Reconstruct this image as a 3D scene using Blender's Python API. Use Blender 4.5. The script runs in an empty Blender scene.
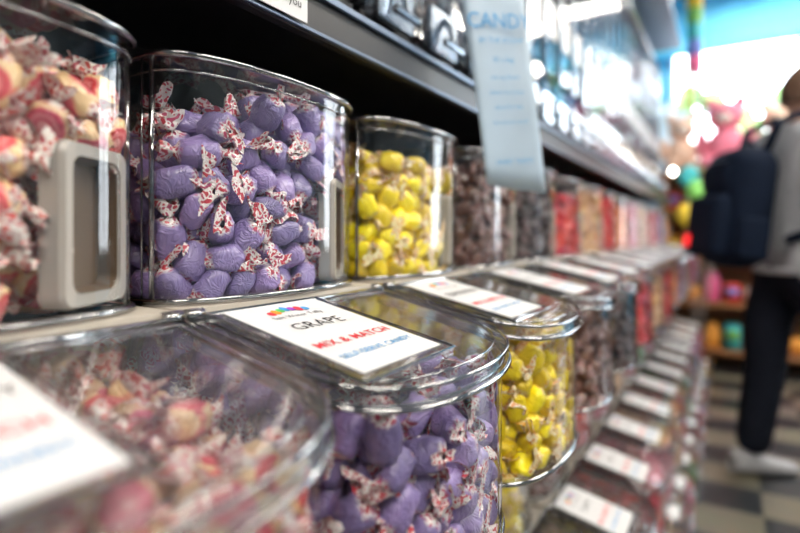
import bpy, math, random
import numpy as np
from mathutils import Vector, Matrix, Euler
random.seed(7); rng=np.random.default_rng(11)
HC=1.03
TH=math.radians(31.77)
scene=bpy.context.scene
COL=scene.collection

# ------------------------------------------------------------ materials
def new_mat(name):
    m=bpy.data.materials.new(name); m.use_nodes=True
    nt=m.node_tree; nt.nodes.clear()
    out=nt.nodes.new('ShaderNodeOutputMaterial')
    return m,nt,out
def N(nt,t,**kw):
    n=nt.nodes.new(t)
    for k,v in kw.items(): setattr(n,k,v)
    return n
def pbr(name,col,rough=.5,metal=0,noise=0,nscale=20,bump=0,coat=0,emis=None,es=0,spec=.5,alpha=1):
    m,nt,out=new_mat(name)
    b=N(nt,'ShaderNodeBsdfPrincipled')
    b.inputs['Roughness'].default_value=rough; b.inputs['Metallic'].default_value=metal; b.inputs['Alpha'].default_value=alpha
    b.inputs['Coat Weight'].default_value=coat; b.inputs['Specular IOR Level'].default_value=spec
    tc=N(nt,'ShaderNodeTexCoord'); nz=N(nt,'ShaderNodeTexNoise'); nz.inputs['Scale'].default_value=nscale
    nt.links.new(tc.outputs['Object'],nz.inputs['Vector'])
    mx=N(nt,'ShaderNodeMix',data_type='RGBA')
    mx.inputs[6].default_value=(*[c*(1-noise) for c in col],1); mx.inputs[7].default_value=(*[min(1,c*(1+noise)) for c in col],1)
    nt.links.new(nz.outputs['Fac'],mx.inputs[0]); nt.links.new(mx.outputs[2],b.inputs['Base Color'])
    if bump:
        bp=N(nt,'ShaderNodeBump'); bp.inputs['Strength'].default_value=bump; bp.inputs['Distance'].default_value=.01
        nt.links.new(nz.outputs['Fac'],bp.inputs['Height']); nt.links.new(bp.outputs[0],b.inputs['Normal'])
    if emis:
        b.inputs['Emission Color'].default_value=(*emis,1); b.inputs['Emission Strength'].default_value=es
    nt.links.new(b.outputs[0],out.inputs[0])
    return m
def acrylic(name,tint=(.97,.98,.98),base=.05,haze=.0,rough=.04):
    m,nt,out=new_mat(name)
    tr=N(nt,'ShaderNodeBsdfTransparent'); tr.inputs[0].default_value=(*tint,1)
    gl=N(nt,'ShaderNodeBsdfGlossy'); gl.inputs['Roughness'].default_value=rough
    lw=N(nt,'ShaderNodeLayerWeight'); lw.inputs[0].default_value=.5
    pw=N(nt,'ShaderNodeMath',operation='POWER'); pw.inputs[1].default_value=4
    ma=N(nt,'ShaderNodeMath',operation='MULTIPLY_ADD'); ma.inputs[1].default_value=.85; ma.inputs[2].default_value=base
    nt.links.new(lw.outputs['Facing'],pw.inputs[0]); nt.links.new(pw.outputs[0],ma.inputs[0])
    ms=N(nt,'ShaderNodeMixShader'); nt.links.new(ma.outputs[0],ms.inputs[0])
    first=tr
    if haze:
        df=N(nt,'ShaderNodeBsdfDiffuse'); df.inputs[0].default_value=(.85,.87,.9,1)
        mh=N(nt,'ShaderNodeMixShader'); mh.inputs[0].default_value=haze
        nt.links.new(tr.outputs[0],mh.inputs[1]); nt.links.new(df.outputs[0],mh.inputs[2]); first=mh
    nt.links.new(first.outputs[0],ms.inputs[1]); nt.links.new(gl.outputs[0],ms.inputs[2])
    nt.links.new(ms.outputs[0],out.inputs[0])
    return m
M_ACR=acrylic('clear_acrylic',base=.06)
M_LID=acrylic('lid_acrylic',base=.13,haze=.05,tint=(.86,.87,.88),rough=.07)
def rimmat():
    m,nt,out=new_mat('acrylic_edge')
    tr=N(nt,'ShaderNodeBsdfTransparent'); tr.inputs[0].default_value=(.45,.47,.50,1)
    gl=N(nt,'ShaderNodeBsdfGlossy'); gl.inputs['Roughness'].default_value=.07
    lw=N(nt,'ShaderNodeLayerWeight'); lw.inputs[0].default_value=.5
    pw=N(nt,'ShaderNodeMath',operation='POWER'); pw.inputs[1].default_value=2
    ma=N(nt,'ShaderNodeMath',operation='MULTIPLY_ADD'); ma.inputs[1].default_value=.6; ma.inputs[2].default_value=.25
    nt.links.new(lw.outputs['Facing'],pw.inputs[0]); nt.links.new(pw.outputs[0],ma.inputs[0])
    ms=N(nt,'ShaderNodeMixShader'); nt.links.new(ma.outputs[0],ms.inputs[0])
    nt.links.new(tr.outputs[0],ms.inputs[1]); nt.links.new(gl.outputs[0],ms.inputs[2]); nt.links.new(ms.outputs[0],out.inputs[0])
    return m
M_RIM=rimmat()

def taffy_mat(name,straw=False):
    m,nt,out=new_mat(name); L=nt.links.new
    b=N(nt,'ShaderNodeBsdfPrincipled'); b.inputs['Roughness'].default_value=.34
    b.inputs['Coat Weight'].default_value=.4; b.inputs['Coat Roughness'].default_value=.16
    oi=N(nt,'ShaderNodeObjectInfo')
    at=N(nt,'ShaderNodeAttribute',attribute_name='loc'); rn=N(nt,'ShaderNodeAttribute',attribute_name='rnd')
    sp=N(nt,'ShaderNodeSeparateXYZ'); L(at.outputs['Vector'],sp.inputs[0])
    ax=N(nt,'ShaderNodeMath',operation='ABSOLUTE'); L(sp.outputs[0],ax.inputs[0])
    tc=N(nt,'ShaderNodeTexCoord')
    hs=N(nt,'ShaderNodeHueSaturation')
    mr=N(nt,'ShaderNodeMapRange'); mr.inputs[3].default_value=.75; mr.inputs[4].default_value=1.25
    L(rn.outputs['Fac'],mr.inputs[0]); L(mr.outputs[0],hs.inputs['Value'])
    mh=N(nt,'ShaderNodeMapRange'); mh.inputs[3].default_value=.488; mh.inputs[4].default_value=.512
    L(rn.outputs['Fac'],mh.inputs[0]); L(mh.outputs[0],hs.inputs['Hue'])
    if straw:
        y2=N(nt,'ShaderNodeMath',operation='POWER'); y2.inputs[1].default_value=2; L(sp.outputs[1],y2.inputs[0])
        x2=N(nt,'ShaderNodeMath',operation='POWER'); x2.inputs[1].default_value=2; L(sp.outputs[0],x2.inputs[0])
        s=N(nt,'ShaderNodeMath',operation='ADD'); L(x2.outputs[0],s.inputs[0]); L(y2.outputs[0],s.inputs[1])
        q=N(nt,'ShaderNodeMath',operation='SQRT'); L(s.outputs[0],q.inputs[0])
        nz0=N(nt,'ShaderNodeTexNoise'); nz0.inputs['Scale'].default_value=120; L(tc.outputs['Object'],nz0.inputs['Vector'])
        q2=N(nt,'ShaderNodeMath',operation='MULTIPLY_ADD'); q2.inputs[1].default_value=.003; L(nz0.outputs['Fac'],q2.inputs[0]); L(q.outputs[0],q2.inputs[2])
        cr=N(nt,'ShaderNodeValToRGB'); e=cr.color_ramp.elements
        mm=N(nt,'ShaderNodeMapRange'); mm.inputs[2].default_value=.02; L(q2.outputs[0],mm.inputs[0]); L(mm.outputs[0],cr.inputs[0])
        e[0].position=0; e[0].color=(.76,.22,.24,1); e[1].position=.97; e[1].color=(.76,.50,.26,1)
        for p,c in ((.22,(.82,.38,.37,1)),(.34,(.62,.06,.10,1)),(.47,(.78,.24,.26,1)),(.64,(.60,.04,.08,1)),(.72,(.70,.11,.14,1)),(.79,(.78,.54,.30,1))):
            k=e.new(p); k.color=c
        L(cr.outputs[0],hs.inputs['Color'])
    else:
        L(oi.outputs['Color'],hs.inputs['Color'])
    nz=N(nt,'ShaderNodeTexNoise'); nz.inputs['Scale'].default_value=240; nz.inputs['Detail'].default_value=.5
    L(tc.outputs['Object'],nz.inputs['Vector'])
    cr2=N(nt,'ShaderNodeValToRGB'); e=cr2.color_ramp.elements
    e[0].position=.565; e[0].color=(.84,.78,.75,1); e[1].position=.60; e[1].color=(.56,.03,.04,1)
    k=e.new(.40); k.color=(.84,.78,.75,1); k=e.new(.36); k.color=(.45,.04,.10,1)
    L(nz.outputs['Fac'],cr2.inputs[0])
    me=N(nt,'ShaderNodeMix',data_type='RGBA')
    tn=N(nt,'ShaderNodeMath',operation='SUBTRACT'); tn.inputs[0].default_value=1.0; L(oi.outputs['Alpha'],tn.inputs[1]); L(tn.outputs[0],me.inputs[0])
    L(cr2.outputs[0],me.inputs[6]); L(hs.outputs[0],me.inputs[7])
    mk=N(nt,'ShaderNodeMapRange'); mk.inputs[1].default_value=.0145; mk.inputs[2].default_value=.0175
    nz2=N(nt,'ShaderNodeTexNoise'); nz2.inputs['Scale'].default_value=90; L(tc.outputs['Object'],nz2.inputs['Vector'])
    ad=N(nt,'ShaderNodeMath',operation='MULTIPLY_ADD'); ad.inputs[1].default_value=.006; L(nz2.outputs['Fac'],ad.inputs[0]); 
    sb=N(nt,'ShaderNodeMath',operation='SUBTRACT'); sb.inputs[1].default_value=.003; L(ax.outputs[0],sb.inputs[0]); L(sb.outputs[0],ad.inputs[2])
    L(ad.outputs[0],mk.inputs[0])
    fm=N(nt,'ShaderNodeMix',data_type='RGBA'); L(mk.outputs[0],fm.inputs[0]); L(hs.outputs[0],fm.inputs[6]); L(me.outputs[2],fm.inputs[7])
    L(fm.outputs[2],b.inputs['Base Color'])
    nb=N(nt,'ShaderNodeTexNoise'); nb.inputs['Scale'].default_value=60; nb.inputs['Detail'].default_value=2; nb.inputs['Distortion'].default_value=1.2
    L(tc.outputs['Object'],nb.inputs['Vector'])
    rg=N(nt,'ShaderNodeMath',operation='PINGPONG'); rg.inputs[1].default_value=.10; L(nb.outputs['Fac'],rg.inputs[0])
    bp=N(nt,'ShaderNodeBump'); bp.inputs['Strength'].default_value=.55; bp.inputs['Distance'].default_value=.014
    L(rg.outputs[0],bp.inputs['Height']); L(bp.outputs[0],b.inputs['Normal'])
    L(b.outputs[0],out.inputs[0])
    return m
M_TAF=taffy_mat('taffy_wrapper'); M_STR=taffy_mat('strawberry_taffy_wrapper',True)

M_BLACK=pbr('black_metal',(.008,.008,.011),.4,noise=.2)
M_ALU=pbr('brushed_aluminium',(.16,.20,.27),.35,1,noise=.1,nscale=60)
M_CREAM=pbr('cream_plastic',(.50,.45,.38),.4,noise=.05)
M_POCK=pbr('pocket_plastic',(.48,.45,.41),.25,noise=.04,alpha=.78)
M_POCKIN=pbr('pocket_inner',(.13,.085,.05),.4,noise=.15,alpha=.82)
M_CARD=pbr('label_card',(.66,.66,.67),.45,noise=.02)
M_INKB=pbr('ink_black',(.02,.02,.025),.5); M_INKR=pbr('ink_red',(.70,.03,.05),.5); M_INKC=pbr('ink_blue',(.04,.30,.62),.5)
M_INKP=pbr('ink_purple',(.35,.05,.5),.5); M_INKG=pbr('ink_green',(.1,.5,.1),.5); M_INKO=pbr('ink_orange',(.9,.3,.02),.5)
M_DECK=pbr('shelf_deck',(.035,.032,.032),.4,noise=.2)

# ------------------------------------------------------------ mesh helpers
class MB:
    def __init__(s): s.v=[]; s.f=[]; s.m=[]
    def add(s,v,f,mi=0):
        o=len(s.v); s.v+= [tuple(p) for p in v]; s.f+=[tuple(i+o for i in q) for q in f]; s.m+=[mi]*len(f)
    def box(s,lo,hi,mi=0,rot=None,piv=None):
        x0,y0,z0=lo;x1,y1,z1=hi
        v=[Vector(p) for p in ((x0,y0,z0),(x1,y0,z0),(x1,y1,z0),(x0,y1,z0),(x0,y0,z1),(x1,y0,z1),(x1,y1,z1),(x0,y1,z1))]
        if rot is not None:
            piv=Vector(piv); v=[rot@(p-piv)+piv for p in v]
        s.add(v,[(0,3,2,1),(4,5,6,7),(0,1,5,4),(1,2,6,5),(2,3,7,6),(3,0,4,7)],mi)
    def tube(s,pts,r,n=8,closed=False,mi=0):
        pts=[Vector(p) for p in pts]; k=len(pts); vs=[]
        up=Vector((0,0,1))
        for i,p in enumerate(pts):
            a=pts[(i-1)%k] if (closed or i>0) else p; b=pts[(i+1)%k] if (closed or i<k-1) else p
            t=(b-a).normalized(); u=up if abs(t.z)<.95 else Vector((1,0,0))
            s1=t.cross(u).normalized(); s2=s1.cross(t)
            rr=r[i] if isinstance(r,(list,tuple)) else r
            for j in range(n):
                an=2*math.pi*j/n; vs.append(p+s1*math.cos(an)*rr+s2*math.sin(an)*rr)
        fs=[]
        for i in range(k if closed else k-1):
            i2=(i+1)%k
            for j in range(n): fs.append((i*n+j,i*n+(j+1)%n,i2*n+(j+1)%n,i2*n+j))
        if not closed: fs.append(tuple(range(n))[::-1]); fs.append(tuple((k-1)*n+j for j in range(n)))
        s.add(vs,fs,mi)
    def lathe(s,prof,c=(0,0,0),n=24,mi=0,sq=(1,1)):
        vs=[];fs=[];k=len(prof)
        for r,z in prof:
            for j in range(n):
                a=2*math.pi*j/n; vs.append((c[0]+r*math.cos(a)*sq[0],c[1]+r*math.sin(a)*sq[1],c[2]+z))
        for i in range(k-1):
            for j in range(n): fs.append((i*n+j,i*n+(j+1)%n,(i+1)*n+(j+1)%n,(i+1)*n+j))
        fs.append(tuple(range(n))[::-1]); fs.append(tuple((k-1)*n+j for j in range(n)))
        s.add(vs,fs,mi)
    def ell(s,c,r,n=16,mi=0):
        k=n//2+1; s.lathe([(max(1e-4,math.sin(math.pi*i/(k-1)))*r[0],-math.cos(math.pi*i/(k-1))*r[2]) for i in range(k)],c,n,mi,(1,r[1]/r[0]))
    def mesh(s,name,mats,smooth=False):
        me=bpy.data.meshes.new(name); me.from_pydata(s.v,[],s.f)
        for m in mats: me.materials.append(m)
        me.polygons.foreach_set('material_index',s.m)
        me.polygons.foreach_set('use_smooth',[smooth]*len(s.f)); me.update()
        return me
def obj(name,me,parent=None,loc=(0,0,0),rot=(0,0,0),scale=(1,1,1)):
    o=bpy.data.objects.new(name,me); COL.objects.link(o)
    o.location=loc; o.rotation_euler=rot; o.scale=scale
    if parent: o.parent=parent
    return o
def empty(name,loc=(0,0,0),rot=(0,0,0)):
    o=bpy.data.objects.new(name,None); COL.objects.link(o); o.location=loc; o.rotation_euler=rot; o.empty_display_size=.1
    return o
def bevel(o,w,s=2):
    b=o.modifiers.new('bevel','BEVEL'); b.width=w; b.segments=s; b.limit_method='ANGLE'; return o
def quadmesh(name,V,F,mats,attrs={}):
    me=bpy.data.meshes.new(name); nv=len(V); nf=len(F)
    me.vertices.add(nv); me.vertices.foreach_set('co',V.astype(np.float32).ravel())
    me.loops.add(nf*4); me.loops.foreach_set('vertex_index',F.astype(np.int32).ravel())
    me.polygons.add(nf); me.polygons.foreach_set('loop_start',np.arange(0,nf*4,4,dtype=np.int32))
    me.update(calc_edges=True)
    me.polygons.foreach_set('use_smooth',np.ones(nf,dtype=bool))
    for k,(t,d) in attrs.items():
        a=me.attributes.new(k,t,'POINT'); a.data.foreach_set('vector' if t=='FLOAT_VECTOR' else 'value',d.astype(np.float32).ravel())
    for m in mats: me.materials.append(m)
    me.update(); return me

# ------------------------------------------------------------ taffy piles
def taffy(seed,na=23,nc=20):
    r=np.random.default_rng(seed)
    kx=np.array([-.0335,-.030,-.0255,-.0210,-.0185,-.0165,-.0135,-.008,0,.008,.0135,.0165,.0185,.0210,.0255,.030,.0335])
    kr=np.array([.0125,.0108,.0075,.0038,.0042,.0084,.0122,.0140,.0144,.0140,.0122,.0084,.0042,.0038,.0075,.0108,.0125])
    xs=np.interp(np.linspace(0,1,na),np.linspace(0,1,len(kx)),kx)
    rs=np.interp(xs,kx,kr)
    ph=np.arange(nc)/nc*2*np.pi
    X,P=np.meshgrid(xs,ph,indexing='ij'); R=np.repeat(rs[:,None],nc,1)
    body=np.clip((.019-np.abs(X))/.006,0,1); fan=np.clip((np.abs(X)-.0205)/.008,0,1); neck=1-np.clip(np.abs(np.abs(X)-.0170)/.008,0,1)
    c,s=np.cos(P),np.sin(P); ex_=r.uniform(2.8,4.6)
    se=(np.abs(c)**ex_+np.abs(s)**ex_)**(-1/ex_)
    R=R*(1+body*(se-1)*.85)
    k1,k2=r.integers(3,5),r.integers(6,9); p=r.uniform(0,6.28,8)
    side=np.sign(X)*.8
    rid=lambda a:1-2*np.abs(np.sin(a))
    R=R*(1+neck*.20*np.sin(k2*P+p[0]+side)+fan*.18*np.sin(k1*P+p[1]+side*2)+body*(.05*rid(1*P+p[2]+X*70)+.045*rid(1.5*2*P/2+p[3]-X*120)+.02*np.sin(5*P+p[6]-X*260)))
    tw=np.where(X>0,p[4],p[5])
    Y=R*np.cos(P)*(1+.35*fan); Z=R*np.sin(P)*(1-.62*fan)*(1-.14*body)
    Y2=np.where(fan>0,Y*np.cos(tw)-Z*np.sin(tw),Y); Z2=np.where(fan>0,Y*np.sin(tw)+Z*np.cos(tw),Z)
    sh=r.normal(0,.18,2); Y2=Y2+body*X*sh[0]; Z2=Z2+body*X*sh[1]
    b=r.normal(0,.4,4); ex=np.clip(np.abs(X)-.019,0,1)
    Y2=Y2+ex*np.where(X>0,b[0],b[1]); Z2=Z2+ex*np.where(X>0,b[2],b[3])
    X2=X+fan*.003*np.sin(k1*P+p[0])
    V=np.stack([X2,Y2,Z2],-1).reshape(-1,3)
    loc=np.stack([X,R*np.cos(P),R*np.sin(P)],-1).reshape(-1,3)
    F=[]
    for i in range(na-1):
        for j in range(nc): F.append((i*nc+j,i*nc+(j+1)%nc,(i+1)*nc+(j+1)%nc,(i+1)*nc+j))
    return V,loc,np.array(F)
TPL=[taffy(s) for s in range(8)]
def dprof(y,xc,b,half):
    t=np.clip(np.abs(y)/half,0,1); return xc+b*np.sqrt(1-t**2.3)
def pack(xmin,xc,b,half,yo,z0,ztop,s,seed,inset=.0175,hole=None):
    r=np.random.default_rng(seed); P=[]
    iz=0; z=z0
    while z<z0+.3:
        iy=0; y=-half
        while y<half:
            x=xmin
            while x<xc+b:
                P.append((x+(iy%2)*s/2+(iz%2)*s/3,y+(iz%2)*s/3,z)); x+=s
            y+=s*.866; iy+=1
        z+=s*.82; iz+=1
    P=np.array(P)+r.normal(0,s*.2,(len(P),3))
    hh=half-inset
    def clampf(P):
        P[:,1]=np.clip(P[:,1],-hh,hh); P[:,0]=np.clip(P[:,0],xmin,dprof(P[:,1],xc-inset*.3,b-inset*.7,hh+.004)); P[:,2]=np.maximum(P[:,2],z0)
        return P
    ok=(np.abs(P[:,1])<hh+.006)&(P[:,0]<dprof(P[:,1],xc,b-inset*.5,half))&(P[:,0]>=xmin)
    P=P[ok]; P=P[P[:,2]<ztop(P[:,0],P[:,1])]
    P=clampf(P)
    for it in range(14):
        d=P[:,None]-P[None]; q=np.sqrt((d**2).sum(-1))+np.eye(len(P)); w=np.clip(s*.96-q,0,1)*.28/q; np.fill_diagonal(w,0)
        P=P+(d*w[...,None]).sum(1); P[:,2]-=.0003; P=clampf(P)
    P[:,2]=np.minimum(P[:,2],ztop(P[:,0],P[:,1])+.004)
    P[:,1]+=yo
    if hole is not None: P=P[~hole(P)]
    return P
def pile(name,P,seed,mats,scale=1.0,tpl=TPL,clip=None):
    r=np.random.default_rng(seed); Vs=[];Fs=[];Ls=[];Rs=[];o=0
    for p in P:
        V,loc,F=tpl[r.integers(len(tpl))]
        q=r.normal(size=4); q/=np.linalg.norm(q); w,x,y,z=q
        Rm=np.array([[1-2*(y*y+z*z),2*(x*y-z*w),2*(x*z+y*w)],[2*(x*y+z*w),1-2*(x*x+z*z),2*(y*z-x*w)],[2*(x*z-y*w),2*(y*z+x*w),1-2*(x*x+y*y)]])
        Vs.append((V*scale*r.uniform(.92,1.08))@Rm.T+p); Ls.append(loc); Fs.append(F+o); Rs.append(np.full(len(V),r.random())); o+=len(V)
    V=np.concatenate(Vs)
    if clip: V=clip(V)
    return quadmesh(name,V,np.concatenate(Fs),mats,{'loc':('FLOAT_VECTOR',np.concatenate(Ls)),'rnd':('FLOAT',np.concatenate(Rs))})
def mkclip(xc,b,half,yo,zmin,zmaxf):
    def f(V):
        y=np.clip(V[:,1]-yo,-half+.003,half-.003)
        lim=dprof(y,xc,b,half)-.003
        over=np.maximum(V[:,0]-lim,0); x=np.where(over>0,lim+.0015*np.tanh(over*60),V[:,0])
        V=np.stack([x,y+yo,np.clip(V[:,2],zmin,None)],-1); V[:,2]=np.minimum(V[:,2],zmaxf(V[:,0])); return V
    return f
HH,HB,HYO=.130,.046,-.010
TH_,TB,TXC=.134,.066,.175
def lidz(x): return .222-.21*(x-.05)
HOPTOP=.4425
PX,PY,PA=.024,.082,math.radians(30)
def pockhole(P):
    dx=P[:,0]-PX; dy=P[:,1]-PY
    nrm=dx*math.cos(PA)+dy*math.sin(PA); tan=-dx*math.sin(PA)+dy*math.cos(PA)
    return (nrm>-.034)&(np.abs(tan)<.050)&(P[:,2]<.362)
def hop_top(ph,up=0,dip=.03):
    return lambda x,y:.408+up+.012*np.sin(y*25+ph)+.010*np.cos(x*30+ph)-dip*np.clip(-y*8-.3,0,1)
def tray_top(ph):
    return lambda x,y:np.where(x<.03,.195,lidz(x)-.038+.006*np.sin(y*40+ph))
S=.0300
HP=[pack(-.13,0,HB,HH,HYO,.245,hop_top(a,u,dp),S,21+i,hole=pockhole) for i,(a,u,dp) in enumerate(((.4,0,.03),(2.1,.012,.0),(3.6,-.012,.02)))]
TP=[pack(-.03,TXC,TB,TH_,-.002,.018,tray_top(a),S,41+i) for i,a in enumerate((.2,1.9))]
hc=mkclip(0,HB,HH,HYO,.233,lambda x:HOPTOP-.004+0*x); tc_=mkclip(TXC,TB,TH_,-.002,.007,lambda x:np.where(x<.04,.214,lidz(x)-.016))
HM=[pile('hopper_taffy',p,60+i,[M_TAF],clip=hc) for i,p in enumerate(HP)]
TM=[pile('tray_taffy',p,80+i,[M_TAF],clip=tc_) for i,p in enumerate(TP)]
HS=HM[1].copy(); HS.materials[0]=M_STR
TS=TM[1].copy(); TS.materials[0]=M_STR

# ------------------------------------------------------------ bin shell meshes
def dpts(xb,xc,b,half,n=32,zf=lambda x:0,nb=5,yo=0):
    pts=[(xb+(xc-xb)*i/nb,-half) for i in range(nb)]
    for i in range(n+1):
        a=-math.pi/2+math.pi*i/n; c,s=abs(math.cos(a)),math.sin(a)
        pts.append((xc+b*c**(2/2.3),half*math.copysign(abs(s)**(2/2.3),s)))
    pts+=[(xc+(xb-xc)*(i+1)/nb,half) for i in range(nb)]
    return [(x,y+yo,zf(x)) for x,y in pts]
def wall(mb,lo,hi,mi=0,closed=False):
    n=len(lo); v=lo+hi; f=[(i,i+1,n+i+1,n+i) for i in range(n-1)]
    if closed: f.append((n-1,0,n,2*n-1))
    mb.add(v,f,mi)
xb=-.2
mb=MB()
lo=dpts(xb,0,HB,HH,zf=lambda x:.231,yo=HYO); hi=dpts(xb,0,HB,HH,zf=lambda x:HOPTOP,yo=HYO)
wall(mb,lo,hi,0,True)
mb.add([(x,y,HOPTOP+.001) for x,y,z in lo],[tuple(range(len(lo)))],0)
ME_HOP=mb.mesh('hopper_shell',[M_ACR],True)
mb=MB()
o=dpts(xb,0,HB+.003,HH+.0025,yo=HYO)
mb.tube([(x,y,HOPTOP+.001) for x,y,z in o],.0030,8,True)
mb.tube([(x,y,HOPTOP-.013) for x,y,z in dpts(xb,0,HB+.0015,HH+.001,yo=HYO)],.0011,6,True)
mb.tube([(x,y,.2335) for x,y,z in dpts(xb,0,HB+.002,HH+.002,yo=HYO)],.0026,8,True)
for sy in (-1,1):
    mb.tube([(.002,HYO+sy*(HH+.0005),.232),(.002,HYO+sy*(HH+.0005),HOPTOP)],.0024,8)
    mb.tube([(-.012,HYO+sy*(HH+.0005),.232),(-.012,HYO+sy*(HH+.0005),HOPTOP)],.0011,6)
ME_HRIM=mb.mesh('hopper_rim',[M_RIM],True)
mb=MB()
tp=lambda x:.214 if x<.05 else lidz(x)-.008
lo=dpts(xb,TXC,TB,TH_,zf=lambda x:.004,yo=-.002); hi=dpts(xb,TXC,TB,TH_,zf=tp,yo=-.002)
wall(mb,lo,hi,0,True); mb.add(lo,[tuple(range(len(lo)))],0)
ME_TRAY=mb.mesh('tray_shell',[M_ACR],True)
mb=MB()
mb.tube([(x,y,.005) for x,y,z in lo],.003,8,True)
mb.tube([(x,y,z-.004) for x,y,z in dpts(.05,TXC,TB+.001,TH_+.001,zf=lambda x:lidz(x)-.010,yo=-.002)],.0018,6)
ME_TRIM=mb.mesh('tray_rim',[M_RIM],True)
mb=MB()
L0=dpts(.051,TXC,.072,.1385,zf=lambda x:lidz(x),yo=-.003); L1=dpts(.051,TXC,.074,.1400,zf=lambda x:lidz(x)-.014,yo=-.003)
mb.add(L0,[tuple(range(len(L0)))],0); wall(mb,L0,L1,0)
ME_LID=mb.mesh('lid_plate',[M_LID],False)
mb=MB()
mb.tube(L0,.0021,8); mb.tube(L1,.0023,8)
I0=dpts(.058,TXC-.003,.062,.127,zf=lambda x:lidz(x)+.0008,yo=-.003); mb.tube(I0,.0010,6)
mb.tube([(.051,-.141,.2225),(.051,.136,.2225)],.0036,10)
mb.tube([(.062,-.133,.2205),(.062,.128,.2205)],.0013,6)
for yy in (-.134,.129):
    mb.tube([(.049,yy-.008,.2245),(.049,yy+.008,.2245)],.0060,12)
ME_LRIM=mb.mesh('lid_rim',[M_RIM],True)
mb=MB(); mb.box((-.010,-.1415,.2165),(.047,.1365,.2295)); ME_HINGE=mb.mesh('hinge_strip',[M_CREAM])
def onlid(x,y,h): return (x+.21*h,y,lidz(x)+h)
def card(mb,x0,x1,y0,y1,h,mi,th=.0006):
    a=[onlid(x,y,h) for x,y in ((x0,y0),(x1,y0),(x1,y1),(x0,y1))]; b=[onlid(x,y,h+th) for x,y in ((x0,y0),(x1,y0),(x1,y1),(x0,y1))]
    mb.add(a+b,[(3,2,1,0),(4,5,6,7),(0,1,5,4),(1,2,6,5),(2,3,7,6),(3,0,4,7)],mi)
mb=MB(); card(mb,.058,.204,-.115,.000,.0045,0); ME_CARD=mb.mesh('label_card',[M_CARD])
mb=MB(); card(mb,.055,.213,-.126,.009,.0012,0,.003)
ring=[onlid(x,y,.0045) for x,y in ((.055,-.126),(.213,-.126),(.213,.009),(.055,.009))]; mb.tube(ring,.0013,6,True,1)
ME_HOLD=mb.mesh('label_holder',[M_LID,M_RIM])
mb=MB()
for k in range(7):
    y=-.079+k*.0070; x=.074+.0020*abs(k-3)
    c=onlid(x,y,.0055+.0001*k); n=12
    mb.add([ (c[0]+.0045*math.cos(2*math.pi*i/n)*(1.3 if k%2 else 1), c[1]+.0042*math.sin(2*math.pi*i/n), c[2]-.21*.0045*math.cos(2*math.pi*i/n)*(1.3 if k%2 else 1)) for i in range(n)],[tuple(range(n))],k)
ME_LOGO=mb.mesh('label_logo',[M_INKR,M_INKO,M_INKG,M_INKC,M_INKP,M_INKR,M_INKC])
TEXTC={}
def textmesh(s,size,mat,off=0,sp=1.0):
    k=(s,size,mat.name)
    if k not in TEXTC:
        cu=bpy.data.curves.new('t','FONT'); cu.body=s; cu.size=size; cu.align_x='CENTER'; cu.offset=off; cu.resolution_u=3; cu.space_character=sp
        o=bpy.data.objects.new('t',cu); COL.objects.link(o); bpy.context.view_layer.update()
        me=bpy.data.meshes.new_from_object(o.evaluated_get(bpy.context.evaluated_depsgraph_get()))
        bpy.data.objects.remove(o); me.materials.clear(); me.materials.append(mat); me.name='label_text'; TEXTC[k]=me
    return TEXTC[k]
def frame_mat(origin,xd,yd):
    xd=Vector(xd).normalized(); yd=Vector(yd).normalized(); zd=xd.cross(yd).normalized()
    m=Matrix((xd,yd,zd)).transposed().to_4x4(); m.translation=Vector(origin); return m
def lid_text(parent,s,x,size,mat,name,off=0):
    o=obj(name,textmesh(s,size,mat,off,1.08),parent); o.matrix_local=frame_mat(onlid(x,-.0575,.0056),(0,1,0),(-1,0,.21)); return o
def rrect(w,h,r,n=6):
    p=[]
    for cx,cy,a0 in ((w-r,h-r,0),(-w+r,h-r,90),(-w+r,-h+r,180),(w-r,-h+r,270)):
        for i in range(n+1):
            a=math.radians(a0+90*i/n); p.append((cx+r*math.cos(a),cy+r*math.sin(a)))
    return p
mb=MB()
A=rrect(.038,.058,.010); B=rrect(.0365,.0565,.009); C=rrect(.029,.048,.010); D=rrect(.0265,.045,.009); n=len(A)
def lay(p,z): return [(x,z,y) for x,y in p]
rings=[lay(A,.014),lay(A,.000),lay(B,-.004),lay(C,-.004),lay(C,-.001),lay(D,.0125)]
for k in range(5):
    mb.add(rings[k]+rings[k+1],[(i,(i+1)%n,n+(i+1)%n,n+i) for i in range(n)],1 if k==4 else 0)
mb.add(rings[5],[tuple(range(n))],1); mb.add(rings[0],[tuple(range(n))],0)
ME_POCK=mb.mesh('scoop_pocket',[M_POCK,M_POCKIN],False)

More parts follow.
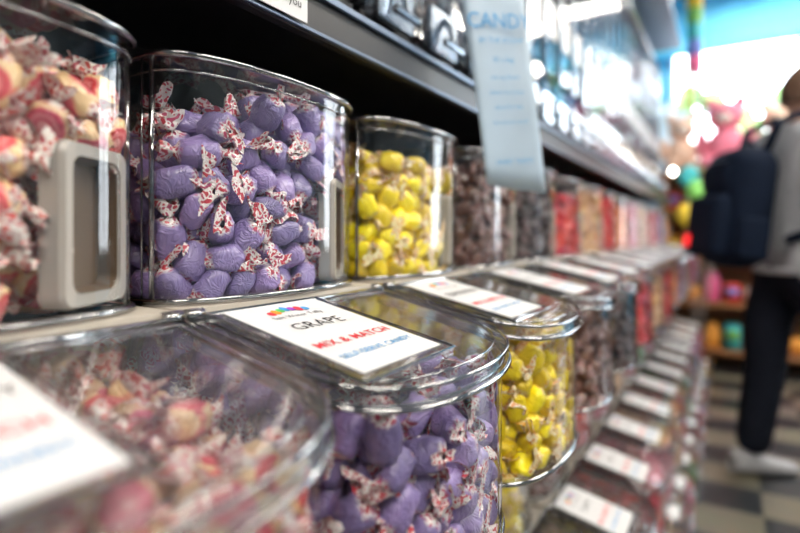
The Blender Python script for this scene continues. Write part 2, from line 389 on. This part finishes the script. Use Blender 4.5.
Y0=.268; PITCH=.293
def lid_parts(e):
    obj('tray_shell',ME_TRAY,e); obj('tray_rim',ME_TRIM,e)
    obj('lid_plate',ME_LID,e); obj('lid_rim',ME_LRIM,e)
    obj('label_holder',ME_HOLD,e); obj('label_card',ME_CARD,e); obj('label_logo',ME_LOGO,e)
def texts(e,flavor):
    lid_text(e,'Salt Water Taffy',.094,.0085,M_INKB,'label_line')
    lid_text(e,flavor,.121,.0200 if len(flavor)<8 else .0160,M_INKB,'flavor_text')
    lid_text(e,'MIX & MATCH',.158,.0145,M_INKR,'mix_text',.00015)
    lid_text(e,'SELF-SERVE CANDY',.181,.0105,M_INKC,'serve_text',.0001)
def make_bin(i,level,color,flavor,straw=False,detail=True,tint=.12):
    yc=Y0+(i-1)*PITCH+PITCH/2+(.010 if i==0 and not level else 0)
    x=-.42+(.03 if level else 0); z=HC-.29-.53*level
    e=empty('candy_bin',(x,yc,z))
    obj('hopper_shell',ME_HOP,e); obj('hopper_rim',ME_HRIM,e); lid_parts(e)
    obj('hinge_strip',ME_HINGE,e)
    obj('scoop_pocket',ME_POCK,e,(PX,PY,.297),(0,0,math.radians(90)+PA))
    hm=HS if straw else HM[(0 if i==1 else i)%3]; tm=TS if straw else TM[(i+1)%2]
    h=obj('hopper_candy',hm,e); t=obj('tray_candy',tm,e); h.color=(*color,1-tint); t.color=(*color,1-tint)
    if detail: texts(e,flavor)
    return e
PUR=(.25,.185,.41); YEL=(.92,.70,.005); BRN=(.13,.042,.018); DRK=(.03,.012,.012); RED=(.60,.012,.02); ORG=(.85,.28,.07)
PNK=(.75,.10,.22); CRM=(.7,.42,.2); GRN=(.15,.45,.1); WHT=(.7,.68,.66); BLU=(.1,.3,.65)
top=[(0,(.8,.6,.4),'STRAWBERRY',.1),(1,PUR,'GRAPE',.08),(2,YEL,'BANANA',.38),(3,BRN,'CHOCOLATE',.5),(4,DRK,'LICORICE',.8),(5,RED,'CHERRY',.8),(6,CRM,'VANILLA',.5),(7,RED,'CINNAMON',.7),(8,ORG,'PEACH',.7),(9,PNK,'GUAVA',.8),(10,CRM,'COCONUT',.5),(11,RED,'APPLE',.8),(12,PNK,'BUBBLE GUM',.8),(13,BLU,'BERRY',.6),(14,ORG,'MANGO',.7)]
for i,c,f,t in top: make_bin(i,0,c,f,i==0,True,t)
bot=[(-1,PNK),(0,RED),(1,BRN),(2,(.45,.2,.16)),(3,YEL),(4,BRN),(5,RED),(6,(.5,.15,.2)),(7,CRM),(8,RED),(9,GRN),(10,PNK),(11,BRN),(12,BLU),(13,PNK),(14,RED)]
for i,c in bot: make_bin(i,1,c,'TAFFY',False,i<9,.5)
fl=[PNK,CRM,RED,BLU,YEL,BRN,PNK,GRN,WHT,RED]
for k in range(16):
    e=empty('candy_tub',(-.30,.75+k*.236,.0)); e.scale=(.8,.8,.8); lid_parts(e)
    t=obj('tray_candy',TM[k%2],e); t.color=(*fl[k%10],.5)

# ------------------------------------------------------------ shelving
YA,YB=-1.0,Y0+14*PITCH+.02
def box_obj(name,lo,hi,mat,bv=0,parent=None):
    c=[(a+b)/2 for a,b in zip(lo,hi)]
    mb=MB(); mb.box([a-q for a,q in zip(lo,c)],[b-q for b,q in zip(hi,c)])
    o=obj(name,mb.mesh(name,[mat]),parent,c)
    if bv: bevel(o,bv)
    return o
box_obj('shelving_back_panel',(-.70,YA,.0),(-.66,YB,HC+1.40),M_BLACK)
box_obj('wall_shelf',(-.659,YA,HC-.305),(-.25,YB,HC-.2905),M_DECK,.002)
box_obj('wall_shelf',(-.659,YA,HC-.84),(-.22,YB,HC-.8205),M_DECK,.002)
box_obj('shelving_plinth',(-.659,YA,0.0),(-.48,YB,HC-.8405),M_BLACK,.004)
e=empty('fascia_shelf',(0,0,0))
box_obj('top_shelf',(-.659,YA,HC+.245),(-.39,YB,HC+.262),M_BLACK,0,e)
box_obj('fascia',(-.392,YA,HC+.213),(-.378,YB,HC+.262),M_BLACK,.002,e)
box_obj('fascia_lip',(-.3779,YA,HC+.2135),(-.374,YB,HC+.218),M_ALU,.001,e)
box_obj('fascia_rail',(-.3779,YA,HC+.254),(-.372,YB,HC+.262),M_ALU,.001,e)
box_obj('shelving_canopy',(-.659,YA,HC+1.36),(-.30,YB,HC+1.40),M_ALU,.004)
t=empty('price_tag',(-.371,.385,HC+.236))
box_obj('card',(-.0008,-.04,-.018),(.0006,.032,.016),M_CARD,0,t)
o=obj('tag_text',textmesh('Thank you',.0125,M_INKB),t); o.matrix_local=frame_mat((.0012,-.004,-.006),(0,1,0),(0,0,1))

# ------------------------------------------------------------ gravity dispensers upper level
M_CHROME=pbr('chrome',(.5,.56,.64),.2,1)
def grav_shell():
    mb=MB(); w=.066
    prof=[(-.20,.16),(-.20,.90),(.0,.90),(.02,.88),(.02,.20),(.05,.10),(.05,.04),(-.03,.04)]
    a=[(x,-w,z) for x,z in prof]; b=[(x,w,z) for x,z in prof]; n=len(prof)
    mb.add(a,[tuple(range(n))],0); mb.add(b,[tuple(range(n))[::-1]],0)
    mb.add(a+b,[(i,(i+1)%n,n+(i+1)%n,n+i) for i in range(n)],0)
    for s in (-w,w):
        mb.tube([(x,s,z) for x,z in prof],.003,6,True,1)
    mb.tube([(.03,-w,.88),(.03,w,.88)],.006,8,False,1)
    mb.box((.048,-.045,.03),(.056,.045,.10),2); mb.tube([(.055,0,.09),(.066,0,.075),(.072,0,.045)],.005,8,False,2); mb.tube([(.072,-.03,.042),(.072,.03,.042)],.006,8,False,2)
    mb.box((.018,-.05,.30),(.0225,.05,.40),3)
    mb.box((-.199,-w,.0),(.04,w,.035),4)
    mb.box((.0205,-w-.004,.10),(.0275,-w+.006,.89),2)
    return mb.mesh('dispenser_shell',[M_ACR,M_RIM,M_CHROME,M_CARD,M_BLACK])
ME_GR=grav_shell()
r=np.random.default_rng(5); pts=[]
for zz in np.arange(.11,.80,.030):
    for yy in (-.048,-.016,.016,.048):
        for xx in (-.03,-.004):
            pts.append((xx+r.normal(0,.003),yy+r.normal(0,.003),zz+r.normal(0,.004)))
TPLO=[taffy(s,11,8) for s in range(3)]
def gclip(V): V[:,1]=np.clip(V[:,1],-.063,.063); V[:,0]=np.minimum(V[:,0],.017); return V
ME_GC=pile('dispenser_candy',np.array(pts),9,[M_TAF],.95,TPLO,gclip)
gcol=[DRK,(.16,.20,.27),(.03,.04,.06),(.42,.48,.55),(.08,.12,.18),DRK,(.06,.035,.03),(.30,.36,.43)]
k=0; y=-.4
while y<YB-.1:
    e=empty('gravity_dispenser',(-.455,y,HC+.2635))
    obj('shell',ME_GR,e); c=obj('candy',ME_GC,e); c.color=(*gcol[k%8],.12); y+=.148; k+=1

# ------------------------------------------------------------ hanging sign
P=[(-.362,.755,.405),(-.288,.851,.415),(-.262,.874,.068),(-.328,.790,.080)]
tl,tr_,br,bl=[Vector(p)+Vector((0,0,HC)) for p in P]
e=empty('hanging_sign',tl)
M_SIGN=pbr('sign_sheet',(.42,.53,.64),.35,noise=.22,nscale=9)
n=10; V=[];F=[]
nrm=(tr_-tl).cross(bl-tl).normalized()
if nrm.y>0: nrm=-nrm
for i in range(n+1):
    for j in range(n+1):
        u,w=j/n,i/n; p=(tl*(1-u)+tr_*u)*(1-w)+(bl*(1-u)+br*u)*w+nrm*(.005*math.sin(u*5+w*3))
        V.append(p-tl)
for i in range(n):
    for j in range(n): F.append((i*(n+1)+j,i*(n+1)+j+1,(i+1)*(n+1)+j+1,(i+1)*(n+1)+j))
mb=MB(); mb.add(V,F); so=obj('sheet',mb.mesh('sheet',[M_SIGN],True),e)
so.modifiers.new('s','SOLIDIFY').thickness=.0012
xd=(tr_-tl).normalized(); yd=(tl-bl).normalized()
for s,tt,sz,mt in (('CANDY',.24,.034,M_INKC),('BY THE SCOOP',.31,.012,M_INKC),('fill a bag',.40,.012,M_INKC),('mix any flavors',.48,.009,M_INKC),('please use scoops',.55,.009,M_INKC),('ask us for help',.62,.009,M_INKC),('one price per pound',.69,.008,M_INKC),('SWEET TREATS',.88,.0105,M_INKC)):
    c=(tl+tr_)/2*(1-tt)+(bl+br)/2*tt+nrm*.008-tl
    o=obj('sign_text',textmesh(s,sz,mt),e); o.matrix_local=frame_mat(c,xd,yd)
mb=MB(); 
for q in (Vector((0,0,0)),tr_-tl): mb.tube([q,(q.x,q.y,HC+1.359-tl.z)],.0012,6)
obj('hanger_wires',mb.mesh('hanger_wires',[M_ALU]),e)

# ------------------------------------------------------------ room
YF=6.3; XR=3.2; XL=-.72; YBK=-2.5; ZC=3.5
def checker():
    m,nt,out=new_mat('checker_floor'); b=N(nt,'ShaderNodeBsdfPrincipled'); b.inputs['Roughness'].default_value=.35
    tc=N(nt,'ShaderNodeTexCoord'); ck=N(nt,'ShaderNodeTexChecker'); ck.inputs['Scale'].default_value=4.4
    ck.inputs[1].default_value=(.17,.145,.11,1); ck.inputs[2].default_value=(.015,.015,.02,1)
    nz=N(nt,'ShaderNodeTexNoise'); nz.inputs['Scale'].default_value=3; mx=N(nt,'ShaderNodeMix',data_type='RGBA',blend_type='MULTIPLY'); mx.inputs[0].default_value=.4
    nt.links.new(tc.outputs['Object'],ck.inputs[0]); nt.links.new(tc.outputs['Object'],nz.inputs[0]); nt.links.new(ck.outputs[0],mx.inputs[6]); nt.links.new(nz.outputs['Color'],mx.inputs[7])
    nt.links.new(mx.outputs[2],b.inputs[0]); nt.links.new(b.outputs[0],out.inputs[0]); return m
box_obj('floor',(XL-.1,YBK-.1,-.1),(XR+.1,YF+.1,0),checker())
M_WALL=pbr('wall_paint',(.20,.25,.29),.7,noise=.04,nscale=3)
M_BLUEW=pbr('blue_paint',(.10,.55,.90),.5,noise=.08,nscale=3)
M_CEIL=pbr('ceiling_paint',(.34,.41,.47),.8,noise=.03,nscale=3)
box_obj('ceiling',(XL-.1,YBK-.1,ZC),(XR+.1,YF+.1,ZC+.1),M_CEIL)
box_obj('wall_left',(XL-.1,YBK,0),(XL,YF,ZC),M_WALL)
box_obj('wall_right',(XR,YBK,0),(XR+.1,YF,ZC),M_WALL)
box_obj('wall_back',(XL,YBK-.1,0),(XR,YBK,ZC),M_WALL)
mb=MB(); mb.box((XL,YF,0),(XR,YF+.1,.8)); mb.box((XL,YF,2.98),(XR,YF+.1,ZC)); mb.box((XL,YF,.8),(-.55,YF+.1,2.98)); mb.box((2.9,YF,.8),(XR,YF+.1,2.98))
obj('wall_front',mb.mesh('wall_front',[M_BLUEW]))
box_obj('trim_1',(XL,YF-.12,2.90),(XR,YF-.001,3.02),pbr('trim_cyan',(.12,.65,.95),.4),.01)
M_FRAME=pbr('window_frame_paint',(.45,.65,.8),.4)
M_GL=acrylic('window_glass',base=.04)
for k,(a,b) in enumerate(((-.55,.6),(.6,1.75),(1.75,2.9))):
    e=empty('window_%d'%(k+1),((a+b)/2,YF+.05,1.89)); h=(b-a)/2
    mb=MB()
    mb.box((-h,-.03,-1.09),(h,.03,-1.03)); mb.box((-h,-.03,1.03),(h,.03,1.09)); mb.box((-h,-.03,-1.03),(-h+.05,.03,1.03)); mb.box((h-.05,-.03,-1.03),(h,.03,1.03)); mb.box((-h+.05,-.02,.38),(h-.05,.02,.43)); mb.box((-.02,-.02,-1.03),(.02,.02,.38))
    bevel(obj('frame',mb.mesh('frame',[M_FRAME]),e),.005)
    mb=MB(); mb.add([(-h,0,-1.05),(h,0,-1.05),(h,0,1.05),(-h,0,1.05)],[(0,1,2,3)]); obj('glass',mb.mesh('glass',[M_GL]),e)
M_LEAF=pbr('foliage',(.16,.26,.08),.7,noise=.6,nscale=6); M_BARK=pbr('bark',(.12,.08,.05),.8,noise=.3)
rr=random.Random(3)
for tx,ty in ((.9,12.5),(2.8,11.5),(-1.2,12)):
    mb=MB(); mb.tube([(0,0,0),(.05,0,1.3),(-.02,0,2.6)],[.13,.1,.07],10,False,1)
    for k in range(4): mb.tube([(0,0,1.6+.2*k),(.5*math.cos(k*2),.5*math.sin(k*2),2.4+.2*k)],[.05,.02],6,False,1)
    for k in range(22):
        a=rr.uniform(0,6.28); q=rr.uniform(0,.95); mb.ell((q*math.cos(a),q*math.sin(a),2.9+rr.uniform(-.7,.9)),(rr.uniform(.12,.26),)*3,8,0)
    obj('street_tree',mb.mesh('street_tree',[M_LEAF,M_BARK],True),None,(tx,ty,0))
box_obj('ground',(-8,YF+.1,-.12),(10,22,-.02),pbr('pavement',(.35,.34,.33),.8,noise=.15))
M_EMI=pbr('lamp_diffuser',(1,1,1),.5,emis=(1,.93,.83),es=41)
def clamp_lamp(x,y,lx=.3,ly=1.2,z=ZC,drop=.0):
    e=empty('ceiling_light',(x,y,z-.03-drop))
    mb=MB(); mb.box((-lx/2-.02,-ly/2-.02,-.03),(lx/2+.02,ly/2+.02,.03)); bevel(obj('housing',mb.mesh('housing',[M_CARD]),e),.004)
    mb=MB(); mb.box((-lx/2,-ly/2,-.034),(lx/2,ly/2,-.0305)); obj('diffuser',mb.mesh('diffuser',[M_EMI]),e)
    if drop:
        mb=MB(); mb.tube([(0,-ly/3,.03),(0,-ly/3,.03+drop)],.006); mb.tube([(0,ly/3,.03),(0,ly/3,.03+drop)],.006); obj('stems',mb.mesh('stems',[M_CARD]),e)
for y in (-.9,.9,2.7,4.5):
    clamp_lamp(.8,y,drop=.45)
for y in (.2,2.4): clamp_lamp(2.2,y,drop=.6)
clamp_lamp(.6,5.75,lx=1.8,ly=.2,drop=.06)  # extra lamp, added out of view to brighten the blue front wall

# ------------------------------------------------------------ end-of-aisle display
M_WOOD=pbr('warm_wood',(.30,.13,.05),.5,noise=.25,nscale=8)
e=empty('toy_display_stand',(.15,4.95,0))
mb=MB()
for z in (.12,.48,.84,1.2,1.5): mb.box((-.62,-.22,z),(.62,.22,z+.03))
for x in (-.62,.58): mb.box((x,-.22,0),(x+.04,.22,1.53))
mb.box((-.62,.2,.0),(.62,.22,1.53))
bevel(obj('stand_frame',mb.mesh('stand_frame',[M_WOOD]),e),.004)
cols=[(.85,.15,.35),(.05,.5,.55),(.9,.65,.05),(.8,.06,.05),(.2,.55,.12),(.8,.75,.7),(.15,.25,.7),(.9,.38,.06)]
CM=[pbr('toy_colour_%d'%i,c,.5,noise=.1) for i,c in enumerate(cols)]
mb=MB(); rr=random.Random(12)
for z in (.15,.51,.87,1.23):
    x=-.54; ci=int(z*7)
    while x<.54:
        t=rr.choice((0,1,2)); ci+=rr.choice((1,2,3)); c=ci%8; h=rr.uniform(.12,.22)
        if t==0: mb.lathe([(.045,0),(.055,.02),(.055,h*.8),(.035,h),(.04,h+.02)],(x,-.08,z),14,c); 
        elif t==1: mb.ell((x,-.08,z+.065),(.062,.062,.065),14,c)
        else: mb.box((x-.05,-.16,z),(x+.05,-.05,z+h),c); mb.box((x-.04,-.165,z+h*.4),(x+.04,-.16,z+h*.8),(c+3)%8)
        x+=.135
obj('toys',mb.mesh('toys',CM,True),e)
def bear(x,y,z,s,ca,rz):
    mb=MB()
    mb.ell((0,0,.12),(.095,.085,.12),18); mb.ell((0,-.01,.29),(.085,.08,.078),18)
    for sx in (-1,1):
        mb.ell((sx*.065,0,.365),(.032,.018,.032),10); mb.ell((sx*.11,-.03,.16),(.032,.035,.075),10); mb.ell((sx*.07,-.10,.045),(.042,.075,.04),10); mb.ell((sx*.028,-.085,.305),(.009,.006,.009),8,2)
    mb.ell((0,-.085,.27),(.036,.03,.026),10,1); mb.ell((0,-.113,.278),(.011,.008,.009),8,2)
    obj('plush_bear',mb.mesh('plush_bear',[ca,CM[5],M_INKB],True),None,(x,y,z),(0,0,rz),(s,s,s))
M_PP=pbr('plush_pink',(.75,.22,.32),.9,noise=.2,nscale=40,bump=.5); M_PW=pbr('plush_cream',(.75,.52,.40),.9,noise=.2,nscale=40,bump=.5)
bear(-.34,4.95,1.531,1.25,M_PW,.2); bear(-.03,4.95,1.531,1.5,M_PP,-.1); bear(.31,4.95,1.531,1.3,M_PW,.1); bear(.62,4.95,1.531,1.3,M_PP,0)
mb=MB(); 
for k in range(7): mb.lathe([(.05,0),(.055,-.03),(.055,-.09),(.05,-.12)],(0,0,-.12*k),14,[3,7,2,4,1,6,0][k])
mb.tube([(0,0,0),(0,0,.4)],.004,6,False,5)
for j in range(6): mb.tube([(.045*math.cos(j),.045*math.sin(j),-.84),(.06*math.cos(j),.06*math.sin(j),-1.1)],.008,6,False,j)
obj('rainbow_windsock',mb.mesh('rainbow_windsock',CM,True),None,(-.23,4.6,ZC-.401))
mb=MB()
for k,(dx,dy,dz,c) in enumerate(((0,0,1.36,4),(.10,.03,1.22,1),(-.07,-.02,1.18,2),(.04,-.05,1.06,1),(.16,.02,1.38,2),(.13,-.04,1.02,7),(-.05,.05,1.48,1))):
    mb.ell((dx,dy,dz),(.07,.07,.088),14,c); mb.lathe([(.004,-.090),(.012,-.104)],(dx,dy,dz),8,c); mb.tube([(dx,dy,dz-.1),(0,0,.05)],.0015,5,False,5)
mb.lathe([(.05,0),(.06,.02),(.045,.06)],(0,0,0.001),16,3)
obj('balloon_bunch',mb.mesh('balloon_bunch',CM,True),None,(-.22,4.61,0))
e=empty('toy_rack',(-.55,5.6,0)); mb=MB()
for z in (.4,.8,1.2,1.6,2.0): mb.box((-.15,-.35,z),(.13,.35,z+.02),8)
for y in (-.35,.33): mb.box((-.15,y,0),(.13,y+.02,2.2),8)
for z in (.42,.82,1.22,1.62,2.02):
    y=-.27
    while y<.3: mb.ell((-.01,y,z+.07),(.07,.06,.07),12,rr.randrange(8)); y+=.13
obj('rack',mb.mesh('rack',CM+[M_FRAME],True),e)
M_BULB=pbr('bulb_glow',(1,1,1),.4,emis=(1,.95,.85),es=45); M_BULBR=pbr('bulb_glow_red',(1,.1,.1),.4,emis=(1,.05,.06),es=30)
mb=MB(); pts=[]; YL=4.44
for k in range(9):
    u=k/8; pts.append((-.6+1.9*u,YL,1.62-.25*math.sin(u*math.pi)))
mb.tube(pts,.003,6,False,2)
for k,p in enumerate(pts): mb.ell((p[0],p[1],p[2]-.022),(.016,.016,.02),10,1 if k%4==3 else 0)
mb.tube([pts[0],(-.6,YL,ZC-.001)],.003,6,False,2); mb.tube([pts[-1],(1.3,YL,ZC-.001)],.003,6,False,2)
obj('bokeh_lights',mb.mesh('bokeh_lights',[M_BULB,M_BULBR,M_INKB],True))  # bulb string added to give blurred bright spots in the background

# ------------------------------------------------------------ person with backpack
M_SWEAT=pbr('grey_knit',(.38,.39,.42),.9,noise=.3,nscale=60,bump=.4,spec=.1); M_PANT=pbr('dark_trousers',(.008,.010,.018),.9,noise=.3,nscale=30,spec=.15)
M_SKIN=pbr('skin',(.55,.32,.23),.5,noise=.05); M_HAIR=pbr('brown_hair',(.11,.055,.03),.6,noise=.4,nscale=60,bump=.6)
M_SHOE=pbr('pale_shoe',(.34,.34,.35),.6,noise=.1); M_PACK=pbr('navy_nylon',(.005,.010,.024),.85,noise=.3,nscale=30,bump=.2,spec=.12)
PER=empty('man_with_backpack',(.235,2.72,0),(0,0,math.radians(-62))); PER.scale=(.98,.98,.98)
def skin(name,verts,edges,rad,sub=2,root=0):
    me=bpy.data.meshes.new(name); me.from_pydata(verts,edges,[]); o=bpy.data.objects.new(name,me); COL.objects.link(o)
    m=o.modifiers.new('sk','SKIN'); 
    for i,q in enumerate(rad): me.skin_vertices[0].data[i].radius=q if isinstance(q,tuple) else (q,q)
    me.skin_vertices[0].data[root].use_root=True
    s=o.modifiers.new('sb','SUBSURF'); s.levels=sub; s.render_levels=sub
    bpy.context.view_layer.update()
    m2=bpy.data.meshes.new_from_object(o.evaluated_get(bpy.context.evaluated_depsgraph_get()))
    bpy.data.objects.remove(o); m2.polygons.foreach_set('use_smooth',[True]*len(m2.polygons)); m2.name=name; return m2
V=[(0,0,.95),(0,0,1.10),(0,-.01,1.27),(0,-.01,1.41),(0,.01,1.50),(0,.02,1.57)]; R=[(.165,.125),(.165,.13),(.20,.15),(.175,.13),.062,.052]
E=[(0,1),(1,2),(2,3),(3,4),(4,5)]
for sx in (-1,1):
    b=len(V)
    V+=[(sx*.19,-.01,1.43),(sx*.245,-.03,1.27),(sx*.265,-.03,1.14),(sx*.255,.06,1.03),(sx*.225,.14,.94)]; R+=[.092,.078,.066,.056,.038]
    E+=[(3,b),(b,b+1),(b+1,b+2),(b+2,b+3),(b+3,b+4)]
    b=len(V); fy=.09*sx
    V+=[(sx*.09,0,.86),(sx*.105,.02+fy,.66),(sx*.11,.03+fy,.50),(sx*.115,fy-.0,.30),(sx*.12,fy-.03,.08)]; R+=[.115,.10,.085,.080,.070]
    E+=[(0,b),(b,b+1),(b+1,b+2),(b+2,b+3),(b+3,b+4)]
me=skin('body',V,E,R); me.materials.clear()
for m in (M_SWEAT,M_PANT,M_SKIN): me.materials.append(m)
for p in me.polygons:
    c=p.center
    p.material_index=2 if (c.z>1.515 and abs(c.x)<.09) else (1 if c.z<.90 else 0)
obj('body',me,PER)
mb=MB(); mb.tube([(.178*math.cos(a),.138*math.sin(a),.905) for a in np.linspace(0,2*math.pi,28,endpoint=False)],.014,8,True)
mb.tube([(.066*math.cos(a),.012+.064*math.sin(a),1.50) for a in np.linspace(0,2*math.pi,20,endpoint=False)],.013,8,True); obj('hem_and_collar',mb.mesh('hem_and_collar',[M_SWEAT],True),PER)
for sx in (-1,1):
    w=Vector((sx*.225,.145,.935)); d=Vector((-.05*sx,.45,-.88)).normalized(); a=Vector((sx*.25,.85,.45)); a=(a-d*a.dot(d)).normalized(); cu=d.cross(a)*sx
    V=[w,w+d*.045,w+d*.085]; me=skin('palm',[tuple(p) for p in V],[(0,1),(1,2)],[(.026,.020),(.036,.016),(.036,.014)]); me.materials.append(M_SKIN); obj('palm',me,PER)
    for k,L in enumerate((.068,.078,.073,.058)):
        s0=w+d*.075+a*(.030-.020*k); p1=s0+d*(L*.5); p2=p1+(d*.8+cu*.55)*(L*.33); p3=p2+(d*.5+cu*.8)*(L*.3)
        me=skin('finger_%d'%(k+1),[tuple(p) for p in (s0,p1,p2,p3)],[(0,1),(1,2),(2,3)],[.010,.009,.0085,.007]); me.materials.append(M_SKIN); obj('finger_%d'%(k+1),me,PER)
    s0=w+d*.03+a*.025; p1=s0+(d*.6+a*.7)*.035; p2=p1+(d*.9+a*.3+cu*.3)*.028
    me=skin('thumb',[tuple(p) for p in (s0,p1,p2)],[(0,1),(1,2)],[.012,.010,.008]); me.materials.append(M_SKIN); obj('thumb',me,PER)
for sx in (-1,1):
    fy=.09*sx-.03; mb=MB(); prof=[(-.085,.036,.085),(-.07,.042,.1),(-.02,.042,.1),(.05,.045,.075),(.12,.05,.055),(.17,.042,.045),(.195,.02,.03)]
    vs=[];fs=[];n=12
    for y,w,h in prof:
        for j in range(n):
            a=2*math.pi*j/n; vs.append((w*math.cos(a),y,max(0.0,h*.5+h*.55*math.sin(a))))
    for i in range(len(prof)-1):
        for j in range(n): fs.append((i*n+j,i*n+(j+1)%n,(i+1)*n+(j+1)%n,(i+1)*n+j))
    fs+= [tuple(range(n)),tuple((len(prof)-1)*n+j for j in range(n))]
    mb.add(vs,fs); obj('shoe',mb.mesh('shoe',[M_SHOE],True),PER,(sx*.12,fy,0.001))
import bmesh
bm=bmesh.new(); bmesh.ops.create_uvsphere(bm,u_segments=32,v_segments=24,radius=1)
for v in bm.verts:
    x,y,z=v.co
    X=x*.076*(1-.22*max(0,-z)); Y=y*.096; Z=z*.118
    if z<0: Y*= (1-.18*(-z)) if y<0 else 1.0
    if y>.0 and abs(x)<.22 and abs(z+.2)<.3: Y+=.022*(1-abs(x)/.22)*(1-abs(z+.2)/.3)
    for ex in (-.38,.38): 
        dd=(x-ex)**2+(z-.05)**2
        if y>0 and dd<.03: Y-=.008*(1-dd/.03)
    if y>0 and abs(z+.52)<.08 and abs(x)<.3: Y+=.004
    if z<-.75 and y>0: Y+=.006
    v.co=(X,Y,Z)
me=bpy.data.meshes.new('head'); bm.to_mesh(me); bm.free(); me.materials.append(M_SKIN); me.polygons.foreach_set('use_smooth',[True]*len(me.polygons))
HE=empty('head_group',(0,.05,1.645),(math.radians(-12),0,math.radians(-12))); HE.parent=PER
obj('head',me,HE)
mb=MB()
for sx in (-1,1):
    mb.ell((sx*.078,-.005,-.005),(.010,.020,.032),12,0); mb.ell((sx*.029,.080,.008),(.012,.010,.009),12,1); mb.ell((sx*.029,.0885,.008),(.005,.003,.005),8,2)
    mb.tube([(sx*.015,.095,.027),(sx*.03,.094,.031),(sx*.046,.082,.027)],.0035,6,False,3)
mb.tube([(-.024,.086,-.058),(0,.095,-.060),(.024,.086,-.058)],[.003,.0055,.003],8,False,4)
obj('face_features',mb.mesh('face_features',[M_SKIN,M_CARD,M_INKB,M_HAIR,pbr('lips',(.5,.18,.15),.5)],True),HE)
bm=bmesh.new(); bmesh.ops.create_icosphere(bm,subdivisions=5,radius=1)
dele=[v for v in bm.verts if (v.co.y>.35 and v.co.z<.45) or v.co.z<-.55 or (abs(v.co.x)>.8 and v.co.y>-.05 and v.co.z<.2)]
bmesh.ops.delete(bm,geom=dele,context='VERTS')
for v in bm.verts:
    x,y,z=v.co; q=1+.035*math.sin(18*x+9*z)*math.cos(15*y+7*z)+.02*math.sin(40*x+31*y)
    v.co=(x*.084*q,y*.105*q-.002,z*.127*q+.003)
me=bpy.data.meshes.new('hair'); bm.to_mesh(me); bm.free(); me.materials.append(M_HAIR); me.polygons.foreach_set('use_smooth',[True]*len(me.polygons))
obj('hair',me,HE)
def rbox(name,c,s,mat,bulge=.0,parent=None,b=.03):
    mb=MB(); mb.box([-q/2 for q in s],[q/2 for q in s]); o=obj(name,mb.mesh(name,[mat],True),parent,c)
    bv=o.modifiers.new('b','BEVEL'); bv.width=b; bv.segments=5; return o
BP=empty('backpack',(0,-.250,1.165),(math.radians(-7),0,0)); BP.parent=PER
rbox('pack_body',(0,0,0),(.31,.20,.50),M_PACK,0,BP,.09); rbox('front_pocket',(0,-.105,-.09),(.25,.08,.26),M_PACK,0,BP,.038); rbox('top_pocket',(0,-.09,.12),(.20,.04,.10),M_PACK,0,BP,.018)
for sx in (-1,1): rbox('side_pocket',(sx*.150,0,-.13),(.04,.12,.17),M_PACK,0,BP,.018)
mb=MB(); mb.tube([(-.04,.02,.235),(-.03,.02,.275),(.03,.02,.275),(.04,.02,.235)],.010,8); 
mb.tube([(-.10,-.112,.175),(0,-.115,.18),(.10,-.112,.175)],.003,6,False,1); obj('handle_and_zip',mb.mesh('handle_and_zip',[M_PACK,M_ALU],True),BP)
mb=MB(); mb.box((-.095,-.152,-.18),(-.055,-.140,-.13)); obj('red_glow_tag',mb.mesh('red_glow_tag',[pbr('red_tag_glow',(.75,.02,.03),.3,emis=(1,.03,.03),es=1.5)]),BP)  # emission makes the tag glow, in place of a small red light
mb=MB()
for sx in (-1,1):
    mb.tube([(sx*.09,-.19,1.37),(sx*.105,-.14,1.50),(sx*.115,-.02,1.555),(sx*.12,.10,1.50),(sx*.125,.165,1.36),(sx*.15,.155,1.22),(sx*.19,.03,1.10),(sx*.15,-.14,1.03)],.018,10)
obj('shoulder_straps',mb.mesh('shoulder_straps',[M_PACK],True),PER)

# ------------------------------------------------------------ world, camera
w=bpy.data.worlds.new('daylight'); scene.world=w; w.use_nodes=True; nt=w.node_tree; nt.nodes.clear()
bg=N(nt,'ShaderNodeBackground'); bg.inputs[0].default_value=(.86,.93,1,1); bg.inputs[1].default_value=12
o_=N(nt,'ShaderNodeOutputWorld'); nt.links.new(bg.outputs[0],o_.inputs[0])
cam=bpy.data.cameras.new('camera'); co=bpy.data.objects.new('camera',cam); COL.objects.link(co); scene.camera=co
co.location=(0,0,HC); co.rotation_euler=(math.pi/2,0,TH); cam.sensor_width=36; cam.lens=24; cam.shift_y=-31.5/800; cam.clip_start=.02
cam.dof.use_dof=True; cam.dof.focus_distance=.50; cam.dof.aperture_fstop=1.9; cam.dof.aperture_blades=9
scene.view_settings.view_transform='Standard'; scene.view_settings.look='None'; scene.view_settings.exposure=-.05
